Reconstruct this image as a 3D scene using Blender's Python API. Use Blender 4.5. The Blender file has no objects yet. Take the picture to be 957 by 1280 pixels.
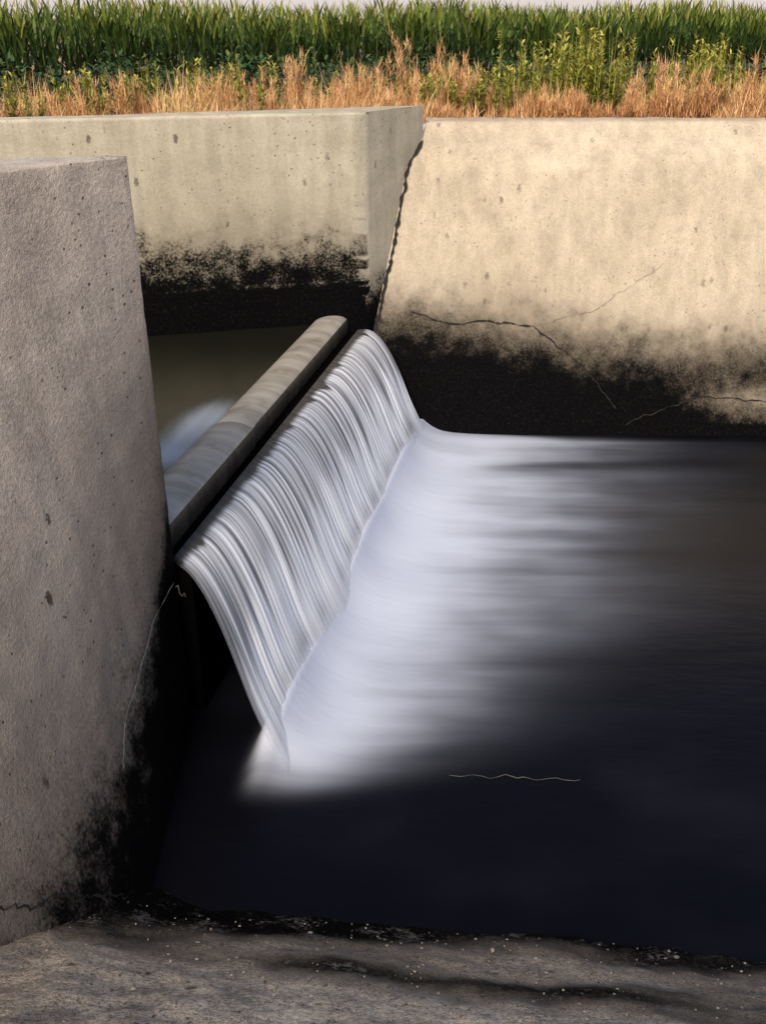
import bpy, bmesh, math, random
import numpy as np
from mathutils import Vector, noise as mn
random.seed(3); rng=np.random.default_rng(5)
sc=bpy.context.scene
# ------------------------------------------------------------------ helpers
def link(o): sc.collection.objects.link(o); return o
def mesh_obj(name,verts,faces,mat=None,smooth=False,attrs=None,parent=None):
    me=bpy.data.meshes.new(name)
    me.from_pydata([tuple(v) for v in verts],[],[tuple(f) for f in faces]); me.update()
    if attrs:
        for k,val in attrs.items():
            a=me.attributes.new(k,'FLOAT','POINT'); a.data.foreach_set('value',np.asarray(val,dtype=np.float32))
    if mat: me.materials.append(mat)
    if smooth: me.polygons.foreach_set('use_smooth',[True]*len(me.polygons))
    o=link(bpy.data.objects.new(name,me))
    if parent: o.parent=parent
    return o
def fast_mesh(name,V,F,mat,tint=None,smooth=False):
    me=bpy.data.meshes.new(name)
    V=np.asarray(V,dtype=np.float32);F=np.asarray(F,dtype=np.int32)
    me.vertices.add(len(V)); me.vertices.foreach_set('co',V.ravel())
    me.loops.add(F.size); me.loops.foreach_set('vertex_index',F.ravel())
    me.polygons.add(len(F)); me.polygons.foreach_set('loop_start',np.arange(0,F.size,4,dtype=np.int32))
    me.update(calc_edges=True)
    if tint is not None:
        a=me.attributes.new('tint','FLOAT','POINT'); a.data.foreach_set('value',np.asarray(tint,dtype=np.float32))
    me.materials.append(mat)
    return link(bpy.data.objects.new(name,me))
class Grid:
    """collects several parametric sheets, then welds them into one mesh"""
    def __init__(s): s.v=[];s.f=[];s.a=[]
    def add(s,fn,us,vs,flip=False):
        b=len(s.v);n=len(vs)
        for u in us:
            for v in vs:
                p,st=fn(u,v); s.v.append(p); s.a.append(st)
        for i in range(len(us)-1):
            for j in range(n-1):
                q=[b+i*n+j,b+(i+1)*n+j,b+(i+1)*n+j+1,b+i*n+j+1]
                s.f.append(q[::-1] if flip else q)
    def build(s,name,mat,bevel=0.0,rough=0.0,smooth=True):
        bm=bmesh.new(); lay=bm.verts.layers.float.new('stain')
        vv=[]
        for p,a in zip(s.v,s.a):
            v=bm.verts.new(p); v[lay]=a; vv.append(v)
        for f in s.f:
            try: bm.faces.new([vv[i] for i in f])
            except Exception: pass
        bmesh.ops.remove_doubles(bm,verts=bm.verts,dist=0.002)
        bmesh.ops.recalc_face_normals(bm,faces=bm.faces)
        if rough:
            for v in bm.verts:
                c=v.co; k=mn.noise(c*3.0)*0.6+mn.noise(c*11.0)*0.4
                v.co=c+v.normal*k*rough
        me=bpy.data.meshes.new(name); bm.to_mesh(me); bm.free()
        me.materials.append(mat)
        if smooth: me.polygons.foreach_set('use_smooth',[True]*len(me.polygons))
        o=link(bpy.data.objects.new(name,me))
        if bevel:
            m=o.modifiers.new('bevel','BEVEL'); m.width=bevel; m.segments=3; m.limit_method='ANGLE'; m.angle_limit=math.radians(45); m.harden_normals=False
        return o
def lin(a,b,n): return [a+(b-a)*i/(n-1) for i in range(n)]
def smooth01(x,a,b):
    t=max(0,min(1,(x-a)/(b-a))); return t*t*(3-2*t)
# ------------------------------------------------------------------ node helper
class NT:
    def __init__(s,name):
        s.m=bpy.data.materials.new(name); s.m.use_nodes=True; s.t=s.m.node_tree; s.t.nodes.clear()
        s.out=s.n('ShaderNodeOutputMaterial')
    def n(s,typ,**kw):
        x=s.t.nodes.new(typ)
        for k,v in kw.items(): setattr(x,k,v)
        return x
    def l(s,a,b): s.t.links.new(a,b)
    def setin(s,sock,v):
        if hasattr(v,'is_output') or isinstance(v,bpy.types.NodeSocket): s.l(v,sock)
        else:
            if isinstance(v,(tuple,list)) and len(v)==3 and sock.type=='RGBA': v=(*v,1)
            sock.default_value=v
    def math(s,op,a,b=0.0,c=None,clamp=False):
        x=s.n('ShaderNodeMath',operation=op); x.use_clamp=clamp
        s.setin(x.inputs[0],a); s.setin(x.inputs[1],b)
        if c is not None: s.setin(x.inputs[2],c)
        return x.outputs[0]
    def ss(s,v,a,b,lo=0.0,hi=1.0):
        x=s.n('ShaderNodeMapRange',interpolation_type='SMOOTHSTEP')
        s.setin(x.inputs['Value'],v); x.inputs['From Min'].default_value=a; x.inputs['From Max'].default_value=b
        x.inputs['To Min'].default_value=lo; x.inputs['To Max'].default_value=hi
        return x.outputs[0]
    def mix(s,f,a,b,bt='MIX'):
        x=s.n('ShaderNodeMix',data_type='RGBA',blend_type=bt); x.clamp_factor=True
        s.setin(x.inputs[0],f); s.setin(x.inputs[6],a); s.setin(x.inputs[7],b); return x.outputs[2]
    def coord(s,scale=(1,1,1),rotz=0.0):
        if not hasattr(s,'tc'): s.tc=s.n('ShaderNodeTexCoord').outputs['Object']
        m=s.n('ShaderNodeMapping'); m.inputs['Scale'].default_value=scale; m.inputs['Rotation'].default_value=(0,0,rotz)
        s.l(s.tc,m.inputs['Vector']); return m.outputs[0]
    def noise(s,vec,scale,detail=4,rough=0.55,dist=0.0):
        x=s.n('ShaderNodeTexNoise'); s.l(vec,x.inputs['Vector']); x.inputs['Scale'].default_value=scale
        x.inputs['Detail'].default_value=detail; x.inputs['Roughness'].default_value=rough; x.inputs['Distortion'].default_value=dist
        return x.outputs['Fac']
    def vor(s,vec,scale,rnd=1.0):
        x=s.n('ShaderNodeTexVoronoi'); s.l(vec,x.inputs['Vector']); x.inputs['Scale'].default_value=scale; x.inputs['Randomness'].default_value=rnd
        return x.outputs['Distance']
    def attr(s,nm): return s.n('ShaderNodeAttribute',attribute_name=nm).outputs['Fac']
    def bsdf(s,col,rough,**kw):
        x=s.n('ShaderNodeBsdfPrincipled'); s.setin(x.inputs['Base Color'],col); s.setin(x.inputs['Roughness'],rough)
        for k,v in kw.items(): s.setin(x.inputs[k.replace('_',' ')],v)
        return x
    def bump(s,h,strength,dist):
        x=s.n('ShaderNodeBump'); s.l(h,x.inputs['Height']); x.inputs['Strength'].default_value=strength; x.inputs['Distance'].default_value=dist
        return x.outputs[0]
    def done(s,sh): s.l(sh,s.out.inputs['Surface']); return s.m
def concrete(name,A,B,coarse=0.0,pitd=1.0,stainw=0.22,grain=0.0,speck=0.0,soft=0.55,broad=0.0,midk=0.8):
    t=NT(name); c=t.coord()
    big=t.noise(c,0.55,3,0.6); mid=t.noise(c,4.5,4,0.65); fine=t.noise(c,38,3,0.75); grit=t.noise(c,150,1,0.6)
    streak=t.noise(t.coord((5,5,0.5)),1.2,3,0.6)
    s=t.attr('stain')
    col=t.mix(t.ss(big,0.3,0.7),A,B)
    k=t.math('ADD',t.ss(mid,0.25,0.75,0.90-coarse*.18,1.08+coarse*.15),t.ss(fine,0.3,0.7,-0.07-coarse*0.35,0.07+coarse*0.30))
    k=t.math('ADD',k,t.ss(grit,0.3,0.7,-0.06-coarse*.25,0.06+coarse*.25))
    k=t.math('MULTIPLY',k,t.ss(streak,0.3,0.7,0.87,1.06))
    comb=t.n('ShaderNodeCombineColor'); [t.l(k,comb.inputs[i]) for i in range(3)]
    col=t.mix(1.0,col,comb.outputs[0],'MULTIPLY')
    bl=t.ss(t.noise(c,1.7,5,0.7,0.4),0.54,0.72); col=t.mix(t.math('MULTIPLY',bl,0.26),col,(0.20,0.16,0.12))
    if broad:   # slow darkening and roughening towards the water
        bf=t.ss(t.math('ADD',s,t.math('MULTIPLY',t.math('SUBTRACT',mid,0.5),1.6)),-1.9,-0.1)
        col=t.mix(t.math('MULTIPLY',bf,t.ss(fine,0.35,0.62,broad*0.5,broad)),col,(0.13,0.095,0.07))
    gate=t.ss(t.noise(c,2.2,2),0.38,0.58)
    vd=t.vor(c,14); vd2=t.vor(t.coord((1,1,0.5)),5.0)
    pit=t.math('MULTIPLY',t.ss(t.math('ADD',vd,t.math('MULTIPLY',fine,0.12)),0.13,0.22,1,0),gate)
    pit2=t.math('MULTIPLY',t.ss(t.math('ADD',vd2,t.math('MULTIPLY',fine,0.22)),0.19,0.27,1,0),t.ss(mid,0.42,0.6))
    pits=t.math('MAXIMUM',pit,pit2)
    col=t.mix(t.math('MULTIPLY',pits,0.78*pitd),col,(0.075,0.055,0.042))
    if speck:   # dark and pale aggregate grains
        vg=t.vor(c,55); gs=t.ss(t.noise(c,20,1),0.45,0.60)
        col=t.mix(t.math('MULTIPLY',t.math('MULTIPLY',t.ss(vg,0.22,0.42,1,0),gs),speck),col,(0.05,0.04,0.032))
        gs2=t.ss(t.noise(t.coord((1.3,1.3,1.3)),14,1),0.48,0.62)
        col=t.mix(t.math('MULTIPLY',t.math('MULTIPLY',t.ss(t.vor(t.coord((1.1,1.1,1.1)),45),0.18,0.38,1,0),gs2),speck*0.8),col,(0.80,0.72,0.62))
    s1=t.math('ADD',s,t.math('MULTIPLY',t.math('SUBTRACT',mid,0.5),midk))
    s1=t.math('ADD',s1,t.math('MULTIPLY',t.math('SUBTRACT',fine,0.5),soft))
    s1=t.math('ADD',s1,t.math('MULTIPLY',t.math('SUBTRACT',big,0.5),0.5))
    f=t.ss(s1,-stainw*0.6,stainw)
    halo=t.ss(t.math('ADD',s,t.math('MULTIPLY',t.math('SUBTRACT',mid,0.5),0.7)),-0.45,0.10)
    col=t.mix(t.math('MULTIPLY',halo,0.60),col,(0.095,0.075,0.055))
    dark=t.mix(t.ss(fine,0.5,0.8),(0.002,0.002,0.0025),(0.016,0.014,0.013))
    if grain: dark=t.mix(t.math('MULTIPLY',t.ss(t.math('ADD',t.math('MULTIPLY',fine,0.6),t.math('MULTIPLY',mid,0.7)),0.68,0.82),grain),dark,(0.26,0.22,0.19))
    col=t.mix(f,col,dark)
    h=t.math('ADD',t.math('MULTIPLY',fine,0.6+coarse),t.math('MULTIPLY',grit,0.3+coarse*.6))
    h=t.math('SUBTRACT',h,pits)
    b=t.bsdf(col,0.85,Normal=t.bump(h,0.45+0.5*coarse,0.02))
    t.l(t.ss(f,0,1,0.22,0.05),b.inputs['Specular IOR Level'])
    return t.done(b.outputs[0])
M_conc=concrete('concrete_weathered',(0.44,0.40,0.31),(0.55,0.50,0.39),0.05,1,0.22,0,0,0.9)
M_near=concrete('concrete_near',(0.39,0.335,0.295),(0.52,0.455,0.40),0.28,1.2,0.25,0,0,0.5,0.78)
M_bank=concrete('concrete_bank_far',(0.47,0.40,0.30),(0.56,0.48,0.37),0.12,0.7,0.36,0,0,0.5,0,0.55)
M_bankn=concrete('concrete_bank_near',(0.48,0.385,0.29),(0.80,0.67,0.52),1.0,1.0,0.36,0.85,0.7,0.8)
# ------------------------------------------------------------------ site geometry (metres, pool surface z=0)
PT=4.08                     # near wall top
K=(-1.48,5.90)              # near wall corner at the weir
C=(-0.20,11.70)             # far wall corner at the weir
FT=3.84                     # far wall top
UD=(-0.97,-0.24)            # upstream direction
A=np.array([-1.39,5.91]); B=np.array([-0.18,11.68])   # weir crest ends
cd=(B-A)/np.linalg.norm(B-A); nd=np.array([cd[1],-cd[0]])
CZ=1.30
def wing(a,z):
    k=z/PT
    bx,by=-1.48+0.08*a,5.9-2.4*a; tx,ty=-1.48-1.92*a,5.9-2.45*a
    return (bx+(tx-bx)*k,by+(ty-by)*k,z)
def wing_stain(a,z):
    zs=0.54+1.5*math.exp(-a/0.17)+0.16*smooth01(a,0.5,1.0)
    return (zs-z)*0.9
g=Grid()
AS=lin(0,1.7,110); ZS=lin(-0.5,PT,120)
g.add(lambda a,z:(wing(a,z),wing_stain(a,z)),AS,ZS)
ND=(-0.984,-0.175)
LS=lin(0,22,60)
g.add(lambda l,z:((K[0]+ND[0]*l,K[1]+ND[1]*l,z),(1.95-z)*1.0),LS,ZS,True)
def top(a,k):
    x0,y0,_=wing(a,PT); l=22*a/1.7; x1,y1=K[0]+ND[0]*l,K[1]+ND[1]*l
    return ((x0+(x1-x0)*k,y0+(y1-y0)*k,PT),-3)
g.add(top,AS,lin(0,1,14))
near_wall=g.build('retaining_wall',M_near,bevel=0.05,rough=0.012)
# far wall
g=Grid(); ZF=lin(-0.3,FT,110)
g.add(lambda l,z:((C[0]+UD[0]*l,C[1]+UD[1]*l,z),(1.97-z)*3.0+0.1 if z<1.97 else (2.36-z)*0.6),lin(0,28,150),ZF)
W=(0.60,0.80)
g.add(lambda l,z:((C[0]+W[0]*l,C[1]+W[1]*l,z),(1.85-z)*0.9),lin(0,1.15,16),ZF)
E=(C[0]+W[0]*1.15,C[1]+W[1]*1.15)
def ftop(l,k):
    x,y=C[0]+UD[0]*l,C[1]+UD[1]*l
    s=max(0,1-l/3.2); ox=(E[0]-C[0])*s+0.0; oy=(E[1]-C[1])*s+0.32*(1-s)
    return ((x+ox*k,y+oy*k,FT),-1)
g.add(ftop,lin(0,28,150),lin(0,1,5))
far_wall=g.build('retaining_wall',M_conc,bevel=0.03,rough=0.008)
# far bank
BZ=3.65
def fbank(x,z):
    return 11.44+0.29*z+0.05*math.sin(x*0.5)*(z/3.6)+0.22*smooth01(z,3.1,3.65)
def fstart(z):
    return -0.2+(fbank(0,z)-11.7)/1.333-0.03
g=Grid(); US=[ (i/170)**1.7*60 for i in range(171)]
def fb(u,z):
    x=fstart(z)+u
    edge=1.50-0.42*smooth01(x,0.6,4.0)
    s=(edge-z)*0.75
    s-=0.50*smooth01(x,3.4,4.6)*smooth01(z,0.80,0.4)*smooth01(z,0.0,0.15)
    return ((x,fbank(x,z),z),s)
g.add(fb,US,lin(-0.5,BZ,70))
def fl(u,k):
    x=fstart(BZ)+u
    return ((x,fbank(x,BZ)+0.45*k,BZ),-1)
g.add(fl,US,lin(0,1,4))
far_bank=g.build('canal_bank',M_bank,bevel=0.09,rough=0.016)
# near bank
def ye(x):
    y=3.95-0.1*x if x>-3 else 4.25
    return y-0.16*smooth01(-x,1.35,2.0)
def nbank(x,y):
    z=(ye(min(x,6))-y)*0.85
    d=x+1.42+0.45*max(0,z)
    r=0.42
    if d<r: z+=(r-max(d,0.05))**2/(2*r)*0.6
    z+=0.03*mn.noise(Vector((x*1.5,y*1.5,1)))+0.016*mn.noise(Vector((x*6,y*6,1)))
    return z
g=Grid()
xs=[-4+i*0.03 for i in range(275)]; xs+= [xs[-1]+((i+1)/40)**1.8*55 for i in range(40)]
def nb(x,k):
    y=4.75-k
    z=nbank(x,y)
    if z>3.3: z=3.3+(z-3.3)*0.02
    s=(0.58-0.24*smooth01(x,-0.7,1.2)-z)*1.3
    s+=0.40*mn.noise(Vector((x*0.9,z*3.5,7)))
    zc=0.80+0.05*x+0.06*mn.noise(Vector((x*0.8,3,3)))
    band=0.15-abs(z-zc)
    s2=band*2.2-0.10-0.5*smooth01(-x,0.0,1.0)+0.35*mn.noise(Vector((x*1.4,z*5,2)))
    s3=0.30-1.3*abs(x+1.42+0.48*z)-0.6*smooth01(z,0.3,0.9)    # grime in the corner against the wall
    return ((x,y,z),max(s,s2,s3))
g.add(nb,xs,lin(0,5.6,190))
near_bank=g.build('canal_bank',M_bankn,rough=0.025)
# ------------------------------------------------------------------ cracks (thin ribbons lying on the concrete)
t=NT('crack_dark'); M_crack=t.done(t.bsdf((0.012,0.01,0.009),0.9).outputs[0])
t=NT('crack_soft'); M_crack2=t.done(t.bsdf((0.20,0.165,0.125),0.9).outputs[0])
t=NT('calcite'); M_calc=t.done(t.bsdf((0.50,0.45,0.39),0.9).outputs[0])
def ribbon(name,pts,fn,w,mat,parent,step=0.035,jit=0.02):
    P=[]
    for (a,b) in zip(pts[:-1],pts[1:]):
        pa,pb=Vector((a[0],a[1],0)),Vector((b[0],b[1],0)); n=max(2,int((pb-pa).length/step))
        for i in range(n): P.append(pa.lerp(pb,i/n))
    P.append(Vector((pts[-1][0],pts[-1][1],0)))
    V=[];F=[]
    for i,p in enumerate(P):
        d=(P[min(i+1,len(P)-1)]-P[max(i-1,0)]).normalized(); nn=Vector((-d.y,d.x,0))
        o=mn.noise(Vector((p.x*7,p.y*7,3)))*jit*1.5+random.uniform(-1,1)*jit*0.4
        ww=w*(0.25+1.0*random.random())*(1 if 0<i<len(P)-1 else .2)
        for s in(-1,1):
            q=p+nn*(o+s*ww*0.5); V.append(fn(q.x,q.y))
    for i in range(len(P)-1): F.append((2*i,2*i+1,2*i+3,2*i+2))
    return mesh_obj(name,V,F,mat,parent=parent)
fbf=lambda x,z:(x,fbank(x,z)-0.018,z)
for i,(pts,w,mm) in enumerate([([(0.35,1.50),(0.83,1.36),(1.23,1.39),(1.89,1.33),(2.25,1.07),(2.61,0.78),(2.99,0.34)],0.018,M_crack),
    ([(1.89,1.33),(2.2,1.42),(2.63,1.5),(3.05,1.78),(3.5,2.06)],0.005,M_crack2),
    ([(3.1,0.14),(4.0,0.49),(4.89,0.43),(6.0,0.5)],0.014,M_crack)]):
    ribbon('crack_%d'%i,pts,fbf,w,mm,far_bank)
jf=lambda o,z:(fstart(z)+0.045+o,fbank(0,z)-0.02,z)
ribbon('joint_crack',[(0,3.45),(0.0,2.9),(0.02,2.2),(0.0,1.2),(0,0.3)],jf,0.05,M_crack,far_bank,jit=0.018)
wf=lambda a,z:tuple(Vector(wing(a,z))+Vector((0.017,-0.013,0)))
ribbon('crack_light',[(0.56,0.66),(0.47,0.86),(0.33,0.97),(0.18,1.16),(0.03,1.24)],wf,0.008,M_calc,near_wall,step=0.02,jit=0.012)
ribbon('crack_low',[(0.80,0.22),(0.86,0.40),(0.90,0.52),(0.99,0.74),(1.08,0.95)],wf,0.009,M_crack,near_wall,step=0.02,jit=0.02)
# ------------------------------------------------------------------ weir body, flap beam
t=NT('wet_dark_concrete'); c=t.coord()
n1=t.noise(c,6,6,0.7); b=t.bsdf(t.mix(n1,(0.001,0.001,0.0012),(0.005,0.0045,0.004)),0.8,Normal=t.bump(n1,0.6,0.03)); b.inputs['Specular IOR Level'].default_value=0.0
M_wet=t.done(b.outputs[0])
def along(s,u,z):
    p=A+(B-A)*s+nd*u; return (p[0],p[1],z)
sec=[(-0.66,-0.4),(-0.66,1.30),(-0.12,1.30),(0.0,1.27),(0.0,1.2),(0.0,-0.4)]
V=[];F=[];NS=60
for i in range(NS+1):
    s=0.006+1.014*i/NS
    for (u,z) in sec: V.append(along(s,u,z))
m=len(sec)
for i in range(NS):
    for j in range(m):
        a0=i*m+j;b0=i*m+(j+1)%m; F.append((a0,b0,b0+m,a0+m))
F.append(tuple(range(m)));F.append(tuple(range(NS*m,NS*m+m))[::-1])
weir=mesh_obj('weir',V,F,M_wet)
t=NT('wet_beam'); 
c=t.coord((1,1,1),-math.atan2(nd[1],nd[0]))
mp=t.n('ShaderNodeMapping'); mp.inputs['Scale'].default_value=(0.6,4,0.6); t.l(c,mp.inputs['Vector'])
st=t.noise(mp.outputs[0],1.6,4,0.6); nz=t.noise(c,5,4,0.6)
col=t.mix(t.ss(st,0.3,0.7),(0.25,0.23,0.195),(0.43,0.40,0.355)); col=t.mix(t.ss(nz,0.5,0.75,0,0.55),col,(0.13,0.115,0.09))
M_beam=t.done(t.bsdf(col,0.36,Normal=t.bump(st,0.12,0.02)).outputs[0])
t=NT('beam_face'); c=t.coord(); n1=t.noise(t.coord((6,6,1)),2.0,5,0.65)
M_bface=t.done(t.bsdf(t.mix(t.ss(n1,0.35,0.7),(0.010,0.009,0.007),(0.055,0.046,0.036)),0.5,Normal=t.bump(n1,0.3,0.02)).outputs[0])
beam=bpy.data.objects.new('weir_gate_beam',None); link(beam)
def beam_part(nm,s0,s1,ex):
    sec=[]
    for i in range(15):
        th=math.pi*(1-i/14); sec.append((-0.43+(0.20+ex)*math.cos(th),1.42+(0.11+ex)*math.sin(th)**0.8))
    sec=[(sec[0][0],1.302)]+sec+[(sec[-1][0]-0.01,1.302)]
    V=[];F=[];n=30;m=len(sec)
    for i in range(n+1):
        s=s0+(s1-s0)*i/n
        e=0.02 if i in(0,n) else 0
        for(u,z)in sec: V.append(along(s,u*(1-e)-0.43*e,z-(e if z>1.35 else 0)))
    for i in range(n):
        for j in range(m-1): F.append((i*m+j,i*m+j+1,(i+1)*m+j+1,(i+1)*m+j))
    F.append(tuple(range(m))[::-1]);F.append(tuple(range(n*m,n*m+m)))
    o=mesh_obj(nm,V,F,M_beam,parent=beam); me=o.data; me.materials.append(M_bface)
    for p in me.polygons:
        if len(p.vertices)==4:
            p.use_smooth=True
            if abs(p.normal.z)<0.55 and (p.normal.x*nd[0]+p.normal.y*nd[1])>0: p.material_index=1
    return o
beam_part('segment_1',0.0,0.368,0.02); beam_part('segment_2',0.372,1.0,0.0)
# ------------------------------------------------------------------ falling water sheet
def off(s,q):
    O=np.array([0.66+0.02*s,-0.74+0.30*s]); return O*q
nS,nQ=800,60
V=[];S=[];Q=[]
for i in range(nS+1):
    s=-0.012+1.01*i/nS
    r=0.5*mn.noise(Vector((s*38,0,0)))+0.4*mn.noise(Vector((s*95,4,0)))+0.2*mn.noise(Vector((s*210,9,0)))
    lip=0.02*mn.noise(Vector((s*14,2,0)))
    for j in range(nQ+1):
        q=-0.17+1.23*j/nQ
        qq=max(q,0)
        rr=r+0.12*mn.noise(Vector((s*40,q*1.0,7)))
        amp=0.003+0.026*min(1,qq*1.3)*(1-0.8*smooth01(q,0.55,0.95))
        flare=0.12*smooth01(q,0.60,1.06)**2
        p=A+(B-A)*s+off(s,q)+nd*(rr*amp+lip*qq+flare)
        z=CZ+0.03-1.33*qq**1.9+rr*amp*0.4
        V.append((p[0],p[1],z)); S.append(s);Q.append(q)
F=[]
for i in range(nS):
    for j in range(nQ):
        a0=i*(nQ+1)+j; F.append((a0,a0+nQ+1,a0+nQ+2,a0+1))
FOAM=(0.54,0.59,0.73)
t=NT('falling_water')
s=t.attr('s'); q=t.attr('q')
def uvvec(ks,kq,o=0.0):
    cx=t.n('ShaderNodeCombineXYZ'); t.l(t.math('MULTIPLY',s,ks),cx.inputs[0]); t.l(t.math('MULTIPLY',q,kq),cx.inputs[1]); cx.inputs[2].default_value=o; return cx.outputs[0]
a1=t.noise(uvvec(95,0.35),1,2,0.6); a2=t.noise(uvvec(24,0.5,5),1,2,0.6); a3=t.noise(uvvec(230,0.6,9),1,1,0.6)
st=t.math('ADD',t.math('MULTIPLY',a1,0.65),t.math('ADD',t.math('MULTIPLY',a2,0.2),t.math('MULTIPLY',a3,0.2)))
low=t.ss(t.math('ADD',q,t.math('MULTIPLY',t.math('SUBTRACT',a2,0.5),0.6)),0.42,0.92)
st=t.math('ADD',st,t.math('MULTIPLY',low,0.34))
f=t.ss(st,0.41,0.64)
col=t.mix(f,(0.15,0.16,0.19),t.mix(low,(0.76,0.79,0.87),(0.82,0.86,0.94)))
edge=t.math('SUBTRACT',t.math('MULTIPLY',t.ss(t.noise(uvvec(13,0.3,2),1,3,0.6),0.5,0.7),0.20),q)
col=t.mix(t.ss(edge,0.0,0.10,0,0.93),col,(0.035,0.030,0.024))
b=t.bsdf(col,0.55,Normal=t.bump(st,0.15,0.02)); b.inputs['Specular IOR Level'].default_value=0.2
tr=t.n('ShaderNodeBsdfTransparent'); mx2=t.n('ShaderNodeMixShader')
al=t.math('MULTIPLY',t.ss(st,0.30,0.46,0.5,1),t.ss(t.math('ADD',s,t.math('MULTIPLY',a3,0.010)),-0.012,0.012))
al=t.math('MULTIPLY',al,t.ss(t.math('ADD',q,t.math('MULTIPLY',t.math('SUBTRACT',a2,0.5),0.30)),0.74,1.01,1,0.0))
t.l(al,mx2.inputs[0]); t.l(tr.outputs[0],mx2.inputs[1]); t.l(b.outputs[0],mx2.inputs[2])
M_fall=t.done(mx2.outputs[0])
mesh_obj('waterfall',V,F,M_fall,smooth=True,attrs={'s':S,'q':Q})
# ------------------------------------------------------------------ pool water with foam
def foam(x,y):
    xb=-0.725+0.208*(y-5.17)
    d=x-xb
    L=0.55+2.9*(1-math.exp(-max(0,y-4.95)/2.1))
    L*=1+0.16*mn.noise(Vector((0.3,y*1.0,0)))+0.08*mn.noise(Vector((x*0.4,y*3.0,5)))
    if y>11.2: L*=max(0.05,1-(y-11.2)*2.5)
    e=smooth01(y+0.10*d,4.85,5.50)
    core=math.exp(-(max(0,d)/(L*0.60))**1.5)*e
    tongue=math.exp(-((y-10.45-0.03*x)/0.18)**2)*smooth01(d,0.5,1.5)*0.45
    f=core*(1-tongue)
    f*=1-0.35*smooth01(d,0.9,0.1)*smooth01(y,10.2,11.2)
    if d<-0.14: f*=math.exp(-((d+0.14)/0.11)**2)
    return max(0,min(1,f))
xs=lin(-2.0,6.5,340)+[6.5+((i+1)/30)**2*54 for i in range(30)]; ys=lin(3.0,12.2,330)
V=[];FO=[]
for x in xs:
    for y in ys:
        f=foam(x,y) if x<6.5 else 0
        d=x-(-0.725+0.208*(y-5.17))
        w=mn.noise(Vector((x*1.3,y*1.1,4)))
        h=f*(0.02+0.04*mn.noise(Vector((x*0.9,y*1.2,0))))+f*(0.30+0.10*w)*math.exp(-max(0,d+0.08)/(0.22+0.06*w))
        V.append((x,y,h)); FO.append(f)
n=len(ys);F=[(i*n+j,(i+1)*n+j,(i+1)*n+j+1,i*n+j+1) for i in range(len(xs)-1) for j in range(n-1)]
t=NT('pool_water')
rz=math.radians(8)
sn=t.noise(t.coord((0.28,2.2,1),rz),1.4,3,0.5,0.2); sb=t.noise(t.coord((0.7,1.0,1),rz),1.1,2,0.5)
fo=t.attr('foam')
gate=t.math('MULTIPLY',t.ss(fo,0.01,0.4),t.ss(fo,0.75,1.0,1.0,0.35))
ff=t.math('ADD',fo,t.math('MULTIPLY',t.math('MULTIPLY',t.math('SUBTRACT',sn,0.5),0.50),gate))
ff=t.math('ADD',ff,t.math('MULTIPLY',t.math('MULTIPLY',t.math('SUBTRACT',sb,0.5),0.40),gate))
ff=t.ss(ff,-0.02,0.98)
base=t.mix(t.ss(sb,0.4,0.8),(0.0025,0.0025,0.0045),(0.007,0.007,0.012))
col=t.mix(ff,base,FOAM)
rip=t.noise(t.coord((1.2,4.0,1),rz),1.6,3,0.6)
b=t.bsdf(col,t.ss(ff,0,0.6,0.28,0.8),IOR=1.33,Normal=t.bump(rip,0.12,0.05)); b.inputs['Specular IOR Level'].default_value=0.22
M_pool=t.done(b.outputs[0])
mesh_obj('water',V,F,M_pool,smooth=True,attrs={'foam':FO})
# upstream water
t=NT('channel_water'); n1=t.noise(t.coord((1,0.35,1),0.2),2.0,3,0.6)
fo=t.attr('foam'); ff=t.ss(t.math('ADD',fo,t.math('MULTIPLY',t.math('SUBTRACT',n1,0.5),0.4)),0.1,0.9)
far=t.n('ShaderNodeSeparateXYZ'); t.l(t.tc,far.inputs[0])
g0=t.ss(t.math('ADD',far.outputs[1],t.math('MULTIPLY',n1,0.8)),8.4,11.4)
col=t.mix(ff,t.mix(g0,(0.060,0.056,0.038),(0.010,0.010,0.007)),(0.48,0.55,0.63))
b=t.bsdf(col,t.ss(ff,0,1,0.2,0.5),IOR=1.33,Normal=t.bump(n1,0.12,0.05)); b.inputs['Specular IOR Level'].default_value=0.25
M_up=t.done(b.outputs[0])
V=[];FO=[];us=lin(-0.3,26,160);vs=lin(-0.1,1.1,90)
for l in us:
    for k in vs:
        p0=np.array(K)+np.array([-0.35,0.0])+np.array(ND)*l+np.array([0,-0.3]); p1=np.array(C)+np.array([-0.35,0.0])+np.array(UD)*l+np.array([0,0.15])
        p=p0+(p1-p0)*k
        ee=(p-A); u=ee@nd; sl=ee@cd
        f=math.exp(-((u+0.80)/0.25)**2)*smooth01(sl,0.9,1.6)*smooth01(sl,3.3,2.3)*0.7
        V.append((p[0],p[1],1.43)); FO.append(f)
n=len(vs);F=[(i*n+j,(i+1)*n+j,(i+1)*n+j+1,i*n+j+1) for i in range(len(us)-1) for j in range(n-1)]
o=mesh_obj('water',V,F,M_up,smooth=True,attrs={'foam':FO})
bm=bmesh.new(); bm.from_mesh(o.data)
bmesh.ops.bisect_plane(bm,geom=bm.verts[:]+bm.edges[:]+bm.faces[:],plane_co=along(0,-0.5,1.4),plane_no=(nd[0],nd[1],0),clear_outer=True)
bm.to_mesh(o.data); bm.free()
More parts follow.
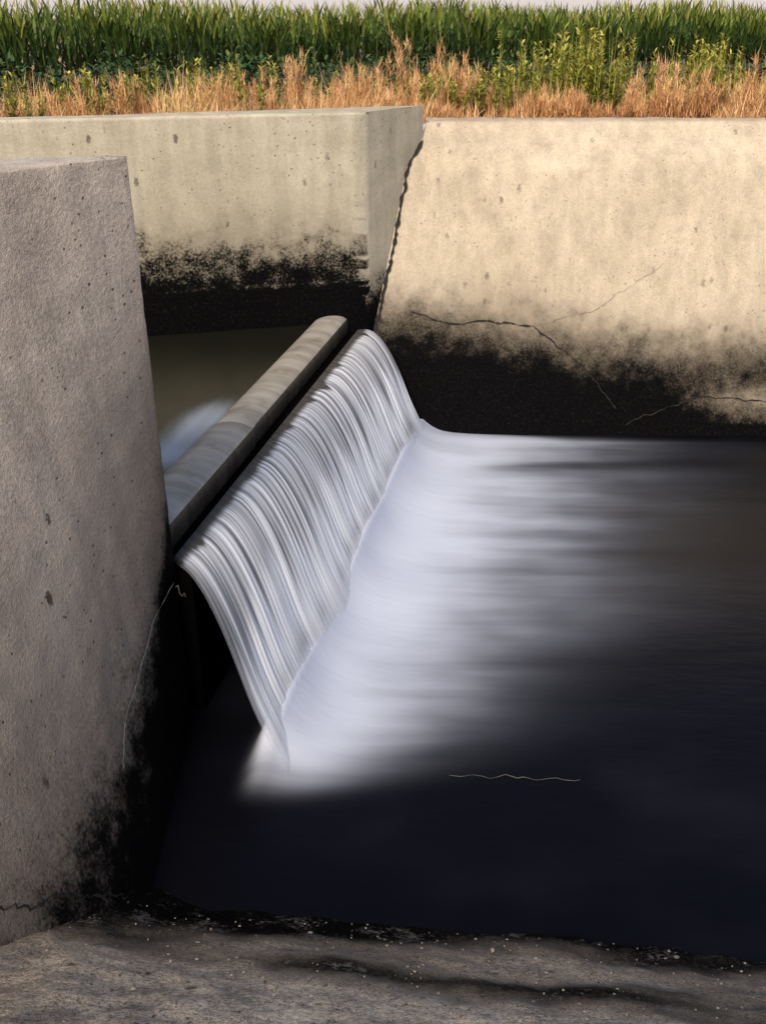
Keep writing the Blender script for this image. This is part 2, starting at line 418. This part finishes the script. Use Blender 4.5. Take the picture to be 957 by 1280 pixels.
# ------------------------------------------------------------------ floating twig and twig on the wall
t=NT('pale_twig'); M_twig=t.done(t.bsdf((0.09,0.085,0.085),0.8).outputs[0])
def tube(name,pts,r,mat):
    cu=bpy.data.curves.new(name,'CURVE'); cu.dimensions='3D'; cu.bevel_depth=r; cu.bevel_resolution=2
    sp=cu.splines.new('POLY'); sp.points.add(len(pts)-1)
    for i,p in enumerate(pts): sp.points[i].co=(*p,1); sp.points[i].radius=0.3+0.9*random.random()
    cu.materials.append(mat); return link(bpy.data.objects.new(name,cu))
tube('floating_twig',[(0.47+0.04*i,5.20-0.002*i+0.05*mn.noise(Vector((i*0.35,1,1)))+0.010*random.random(),0.006) for i in range(24)],0.0028,M_twig)
tube('dry_twig',[(-1.46+0.02*i,5.78-0.03*i+0.02*math.sin(i*2),1.22+0.02*math.sin(i*1.7)) for i in range(6)],0.004,M_twig)
# small stones and debris scattered on the near bank
t=NT('bank_debris')
M_deb=t.done(t.bsdf(t.mix(t.ss(t.noise(t.coord(),9,1),0.35,0.65),(0.05,0.04,0.032),(0.38,0.32,0.26)),0.9).outputs[0])
bm=bmesh.new()
for i in range(900):
    x=random.uniform(-2.2,3.2); y=random.uniform(1.6,3.9)
    z=nbank(x,y)
    if z<0.03: continue
    r=random.uniform(0.0025,0.007)*(2.0 if random.random()<0.05 else 1)
    ret=bmesh.ops.create_icosphere(bm,subdivisions=1,radius=r)
    sc3=(random.uniform(.7,1.7),random.uniform(.7,1.5),random.uniform(.4,.8))
    for v in ret['verts']: v.co=Vector((v.co.x*sc3[0]+x,v.co.y*sc3[1]+y,v.co.z*sc3[2]+z+0.006))
me=bpy.data.meshes.new('gravel'); bm.to_mesh(me); bm.free(); me.materials.append(M_deb); link(bpy.data.objects.new('gravel',me))
# ------------------------------------------------------------------ ground
t=NT('dry_soil'); c=t.coord(); n1=t.noise(c,0.5,4,0.65); n2=t.noise(c,9,4,0.7)
col=t.mix(t.ss(n1,0.35,0.65),(0.34,0.22,0.13),(0.24,0.17,0.10)); col=t.mix(t.ss(n2,0.4,0.7,0,0.6),col,(0.44,0.31,0.20))
M_soil=t.done(t.bsdf(col,0.95,Normal=t.bump(n2,0.8,0.05)).outputs[0])
def gz(d): return 3.60-0.65*smooth01(d,0.5,11)
def yb(x):
    yl=C[1]+(x-C[0])*(UD[1]/UD[0])+0.30
    yr=12.98
    return yl+(yr-yl)*smooth01(x,-1.0,0.4)
V=[];F=[]
gx=[-1500,-400,-120,-60]+lin(-27,-1.2,40)+lin(-1.0,1,10)+lin(1.3,60,60)+[120,400,1500]
gd=[0]+[0.3*1.16**i for i in range(56)]
for x in gx:
    for d in gd:
        V.append((x,yb(max(-27,min(x,60)))+d,gz(d)+(0.05*mn.noise(Vector((x*0.8,d*0.8,0))) if d>0.5 else 0)))
n=len(gd);F=[(i*n+j,(i+1)*n+j,(i+1)*n+j+1,i*n+j+1) for i in range(len(gx)-1) for j in range(n-1)]
def quad(*p):
    i=len(V); V.extend(p); F.append(tuple(range(i,i+len(p))))
quad((-1500,-1500,3.28),(1500,-1500,3.28),(1500,-0.3,3.28),(-1500,-0.3,3.28))
quad((-1500,-0.3,3.28),(-3.6,-0.3,3.28),(-4.4,2.0,4.02),(-24,1.9,4.02),(-1500,1.9,4.02))
quad((60,-0.3,3.28),(1500,-0.3,3.28),(1500,13,3.6),(60,13,3.6))
quad((-1500,1.9,3.6),(-24,1.9,3.6),(-27,5,3.6),(-1500,5,3.6))
mesh_obj('ground',V,F,M_soil)
# ------------------------------------------------------------------ vegetation
def yground(x,y):
    d=y-np.array([yb(max(-27,min(v,60))) for v in np.atleast_1d(x)])
    tt=np.clip((d-0.5)/10.5,0,1); return 3.60-0.65*tt*tt*(3-2*tt)
def blades(base,az,L,e0,bend,w,seg=3):
    N=len(base); ts=np.linspace(0,1,seg+1)
    P=np.zeros((N,seg+1,3)); P[:,0]=base
    for k in range(seg):
        e=e0-bend*((k+0.5)/seg)**1.2; st=(L/seg)[:,None]
        d=np.stack([np.cos(e)*np.cos(az),np.cos(e)*np.sin(az),np.sin(e)],1); P[:,k+1]=P[:,k]+d*st
    pr=np.stack([-np.sin(az),np.cos(az),np.zeros(N)],1)
    prof=np.interp(ts,[0,0.35,1],[0.55,1.0,0.08])
    off=pr[:,None,:]*(w[:,None]*prof[None,:])[:,:,None]*0.5
    V=np.stack([P-off,P+off],2).reshape(N,-1,3)
    m=2*(seg+1); q=np.array([[2*k,2*k+1,2*k+3,2*k+2] for k in range(seg)])
    F=(np.arange(N)[:,None,None]*m+q[None]).reshape(-1,4)
    return V.reshape(-1,3),F,m
class Veg:
    def __init__(s): s.V=[];s.F=[];s.T=[];s.n=0
    def add(s,base,az,L,e0,bend,w,tint,seg=3):
        V,F,m=blades(base,az,L,e0,bend,w,seg); s.V.append(V); s.F.append(F+s.n); s.T.append(np.repeat(tint,m)); s.n+=len(V)
    def build(s,name,mat): return fast_mesh(name,np.concatenate(s.V),np.concatenate(s.F),mat,np.concatenate(s.T))
def leafmat(name,stops):
    t=NT(name); r=t.n('ShaderNodeValToRGB'); t.l(t.attr('tint'),r.inputs[0])
    els=r.color_ramp.elements
    while len(els)<len(stops): els.new(0.5)
    for e,(p,c) in zip(els,stops): e.position=p; e.color=(*c,1)
    b=t.bsdf(r.outputs[0],0.6); b.inputs['Specular IOR Level'].default_value=0.2
    return t.done(b.outputs[0])
M_corn=leafmat('corn_leaf',[(0,(0.005,0.015,0.003)),(0.42,(0.025,0.055,0.009)),(0.72,(0.10,0.145,0.022)),(0.88,(0.21,0.235,0.045)),(1,(0.45,0.39,0.13))])
M_shrub=leafmat('shrub_leaf',[(0,(0.010,0.028,0.010)),(0.7,(0.038,0.080,0.022)),(1,(0.10,0.15,0.04))])
M_weed=leafmat('weed_leaf',[(0,(0.12,0.14,0.025)),(0.6,(0.30,0.31,0.055)),(1,(0.58,0.51,0.12))])
M_dry=leafmat('dry_grass',[(0,(0.38,0.17,0.07)),(0.5,(0.66,0.37,0.17)),(0.8,(0.78,0.52,0.28)),(1,(0.52,0.46,0.16))])
U=rng.uniform
v=Veg(); px=[];py=[]
for r in range(11):
    n=270 if r<5 else 170
    x=np.linspace(-24,36,n)+U(-0.08,0.08,n); y=31.5+0.50*x+r*0.78+U(-0.08,0.08,n)
    px.append(x);py.append(y)
px=np.concatenate(px);py=np.concatenate(py);N=len(px)
pz=np.full(N,2.93); hh=U(0.88,1.08,N)*2.17*(1+0.05*np.sin(px*0.7)+0.04*np.sin(px*0.23+py))
base=np.stack([px,py,pz],1)
v.add(base,U(0,6.28,N),hh*0.95,np.full(N,1.53),U(-.03,.03,N),np.full(N,0.035),U(0.3,0.6,N),2)
for k in range(12):
    f=(k+2.0)/14.5; az=U(0,6.28,1)+ (k%2)*math.pi+U(-0.7,0.7,N)+px*3
    b=base.copy(); b[:,2]+=hh*f*0.90
    v.add(b,az,U(0.5,0.85,N)*(1-0.35*abs(f-0.5)),U(1.15,1.5,N),U(0.4,1.8,N)*(1.15-0.75*f),U(0.06,0.095,N),np.clip(-0.04+0.88*f+U(-0.20,0.20,N),0,0.92),3)
for k in range(4):
    b=base.copy(); b[:,2]+=hh*0.9
    v.add(b,U(0,6.28,N),U(0.18,0.32,N),U(1.15,1.55,N),U(0,0.5,N),np.full(N,0.02),U(0.85,1,N),2)
v.build('corn_field',M_corn)
v=Veg()
def bush(cx,cy,h,r,n,lw):
    z0=float(yground([cx],[cy])[0]); 
    p=rng.normal(size=(n,3)); p/=np.linalg.norm(p,axis=1)[:,None]; rad=U(0.55,1.05,n)[:,None]*(1+0.25*np.sin(p[:,:1]*5+cx)*np.cos(p[:,1:2]*4))
    p=p*rad; P=np.stack([cx+p[:,0]*r,cy+p[:,1]*r,z0+h*0.5+p[:,2]*h*0.52],1); P=P[P[:,2]>z0]
    n=len(P); az=np.arctan2(P[:,1]-cy,P[:,0]-cx)+U(-1,1,n)
    hf=(P[:,2]-z0)/h
    v.add(P,az,U(0.7,1.3,n)*lw*1.5,U(-0.2,1.2,n),U(0.3,1.2,n),U(0.7,1.2,n)*lw,np.clip(hf*0.95-0.2+U(-0.25,0.3,n),0,1),2)
for i in range(130):
    x=-14+i*0.25+U(-.2,.2); y=21.4+0.40*x+U(-1.8,2.2); 
    bush(x,y,U(0.75,1.25)*(1.0 if x<3 else 0.8),U(0.4,0.75),240,0.085)
v.build('shrub',M_shrub)
v=Veg()
def weed(x,y,h,n=40,tint=0.0):
    z0=float(yground([x],[y])[0]); lean=U(-0.10,0.10); a=U(0,6.28)
    b=np.array([[x,y,z0]]); v.add(b,np.array([a]),np.array([h]),np.array([1.57-abs(lean)]),np.array([0.05]),np.array([0.018]),np.array([0.5]),2)
    v.add(b,np.array([a+1.57]),np.array([h]),np.array([1.57]),np.array([0.05]),np.array([0.018]),np.array([0.5]),2)
    f=U(0.12,1.0,n); P=np.stack([x+lean*f*h*math.cos(a),y+lean*f*h*math.sin(a),z0+f*h],1)
    v.add(P,U(0,6.28,n),U(0.08,0.17,n)*(1.25-0.75*f)*(0.8+h*0.4),U(0.3,1.2,n),U(0.2,1.0,n),U(0.022,0.042,n),np.clip(0.2+0.55*f+tint+U(-0.2,0.25,n),0,1),2)
def cl(cx,cy,sx,sy,n,h0,h1):
    for i in range(n):
        x=rng.normal(cx,sx);y=cy+abs(rng.normal(0,sy))
        y=max(y,yb(x)+0.35)
        weed(x,y,U(h0,h1))
cl(2.7,13.8,0.42,0.7,110,0.5,1.1); cl(4.4,13.9,0.30,0.5,40,0.5,1.0); cl(1.2,13.7,0.5,0.5,45,0.3,0.6)
cl(-5.6,12.0,0.5,0.5,40,0.35,0.7); cl(-4.9,11.3,0.15,0.2,16,0.5,0.8); cl(-3.6,12.3,0.6,0.7,30,0.3,0.7); cl(6.5,17.5,1.2,1.5,40,0.4,0.8)
cl(-2.2,13.2,0.5,0.7,24,0.4,0.8); cl(0.0,14.5,1.5,1.0,40,0.3,0.7); cl(8,22,3,2,50,0.4,0.8); cl(-4.2,11.4,0.12,0.2,8,0.5,0.75)
v.build('weed',M_weed)
v=Veg()
def grass(n,xa,xb,da,db,h0,h1):
    x=U(xa,xb,n); d=da+(db-da)*U(0,1,n)**1.3; y=np.array([yb(q) for q in x])+d
    nz=np.array([mn.noise(Vector((a*1.1,b*1.1,2))) +0.5*mn.noise(Vector((a*3,b*3,8))) for a,b in zip(x,y)])
    keep=nz>-0.25; x,y,nz=x[keep],y[keep],nz[keep]; m=len(x)
    h=U(h0,h1,m)*(0.4+1.4*np.clip(nz+0.2,0,1.2))
    v.add(np.stack([x,y,yground(x,y)-0.02],1),U(0,6.28,m),h,U(0.6,1.5,m),U(-0.3,1.6,m),U(0.006,0.013,m),np.clip(0.45+nz*0.5+U(-0.35,0.35,m),0,1),3)
grass(42000,-9,10,0.15,4.5,0.15,0.5); grass(20000,-12,16,3,9,0.2,0.55)
def tumble(cx,cy,r,h,n):
    # loose dry brush: many small ragged plumes of very different height, leaning different ways
    z0=float(yground([cx],[cy])[0]); NL=22; m=n//NL
    for k in range(NL):
        ox,oy=rng.normal(cx,r*0.75),rng.normal(cy,r*0.4); hh=h*U(0.25,1.1)*math.exp(-((ox-cx)/(1.6*r))**2)
        la=U(0,6.28); lean=U(0,0.45)
        zz=U(0,1,m)**0.8*hh*0.9; rr=U(0,1,m)*0.11*(1.2-zz/max(hh,.05)); az=U(0,6.28,m)
        P=np.stack([ox+np.cos(az)*rr+lean*zz*math.cos(la),oy+np.sin(az)*rr+lean*zz*math.sin(la),z0+zz],1)
        v.add(P,U(0,6.28,m),U(0.07,0.22,m),U(0.2,1.5,m),U(-0.8,1.2,m),U(0.006,0.011,m),np.clip(zz/max(hh,.05)*0.35+U(0.1,0.6,m)+U(-.15,.15),0,1),3)
for (x,y,r,h) in [(-1.25,13.6,.5,.85),(0.65,14.6,.6,1.15),(1.0,14.2,.45,.8),(3.6,13.7,.5,.75),(4.9,14.0,.6,.65),(-3.4,12.7,.6,.6),(6.6,15,.7,.9),(-0.2,14.4,.5,.65),(2.2,13.4,.35,.4),(-5,12.3,.6,.55),(7.5,16,.6,.7),(-2.3,13.0,.5,.6),(5.6,14.4,.6,.7),(0.1,13.4,.4,.35),(-2.0,14.5,.6,.7),(3.9,13.5,.4,.6),(5.4,14,.5,.8)]:
    tumble(x,y,r,h,2200)
v.build('dry_grass',M_dry)
# ------------------------------------------------------------------ light, sky, camera
SE=math.radians(41); saz=math.radians(199)
sd=Vector((math.sin(saz)*math.cos(SE),math.cos(saz)*math.cos(SE),math.sin(SE)))
L=bpy.data.lights.new('sun','SUN'); L.energy=3.5; L.angle=math.radians(18); L.color=(1.0,0.86,0.66)
so=link(bpy.data.objects.new('sun',L)); so.rotation_euler=sd.to_track_quat('Z','Y').to_euler()
w=bpy.data.worlds.new('World'); sc.world=w; w.use_nodes=True; nt=w.node_tree
bg=nt.nodes['Background']; sk=nt.nodes.new('ShaderNodeTexSky'); sk.sky_type='NISHITA'; sk.sun_disc=False
sk.sun_elevation=SE; sk.sun_rotation=saz; sk.air_density=1.0; sk.dust_density=3.0; sk.ozone_density=1.0
# evening haze low on the horizon
tc=nt.nodes.new('ShaderNodeTexCoord'); sp=nt.nodes.new('ShaderNodeSeparateXYZ'); nt.links.new(tc.outputs['Generated'],sp.inputs[0])
mr=nt.nodes.new('ShaderNodeMapRange'); mr.interpolation_type='SMOOTHSTEP'; nt.links.new(sp.outputs[2],mr.inputs['Value'])
mr.inputs['From Min'].default_value=0.02; mr.inputs['From Max'].default_value=0.35; mr.inputs['To Min'].default_value=0.85; mr.inputs['To Max'].default_value=0.0
mxw=nt.nodes.new('ShaderNodeMix'); mxw.data_type='RGBA'; nt.links.new(mr.outputs[0],mxw.inputs[0]); nt.links.new(sk.outputs[0],mxw.inputs[6]); mxw.inputs[7].default_value=(5.9,5.2,4.9,1)
nt.links.new(mxw.outputs[2],bg.inputs[0]); bg.inputs[1].default_value=0.15
cam=bpy.data.cameras.new('camera'); cam.sensor_fit='VERTICAL'; cam.sensor_height=36; cam.sensor_width=27; cam.lens=33.75; cam.clip_end=5000
co=link(bpy.data.objects.new('camera',cam)); co.location=(0,0,4.8); co.rotation_euler=(math.radians(90-27.31),0,0)
sc.camera=co
sc.view_settings.view_transform='Standard'; sc.view_settings.look='None'; sc.view_settings.exposure=0
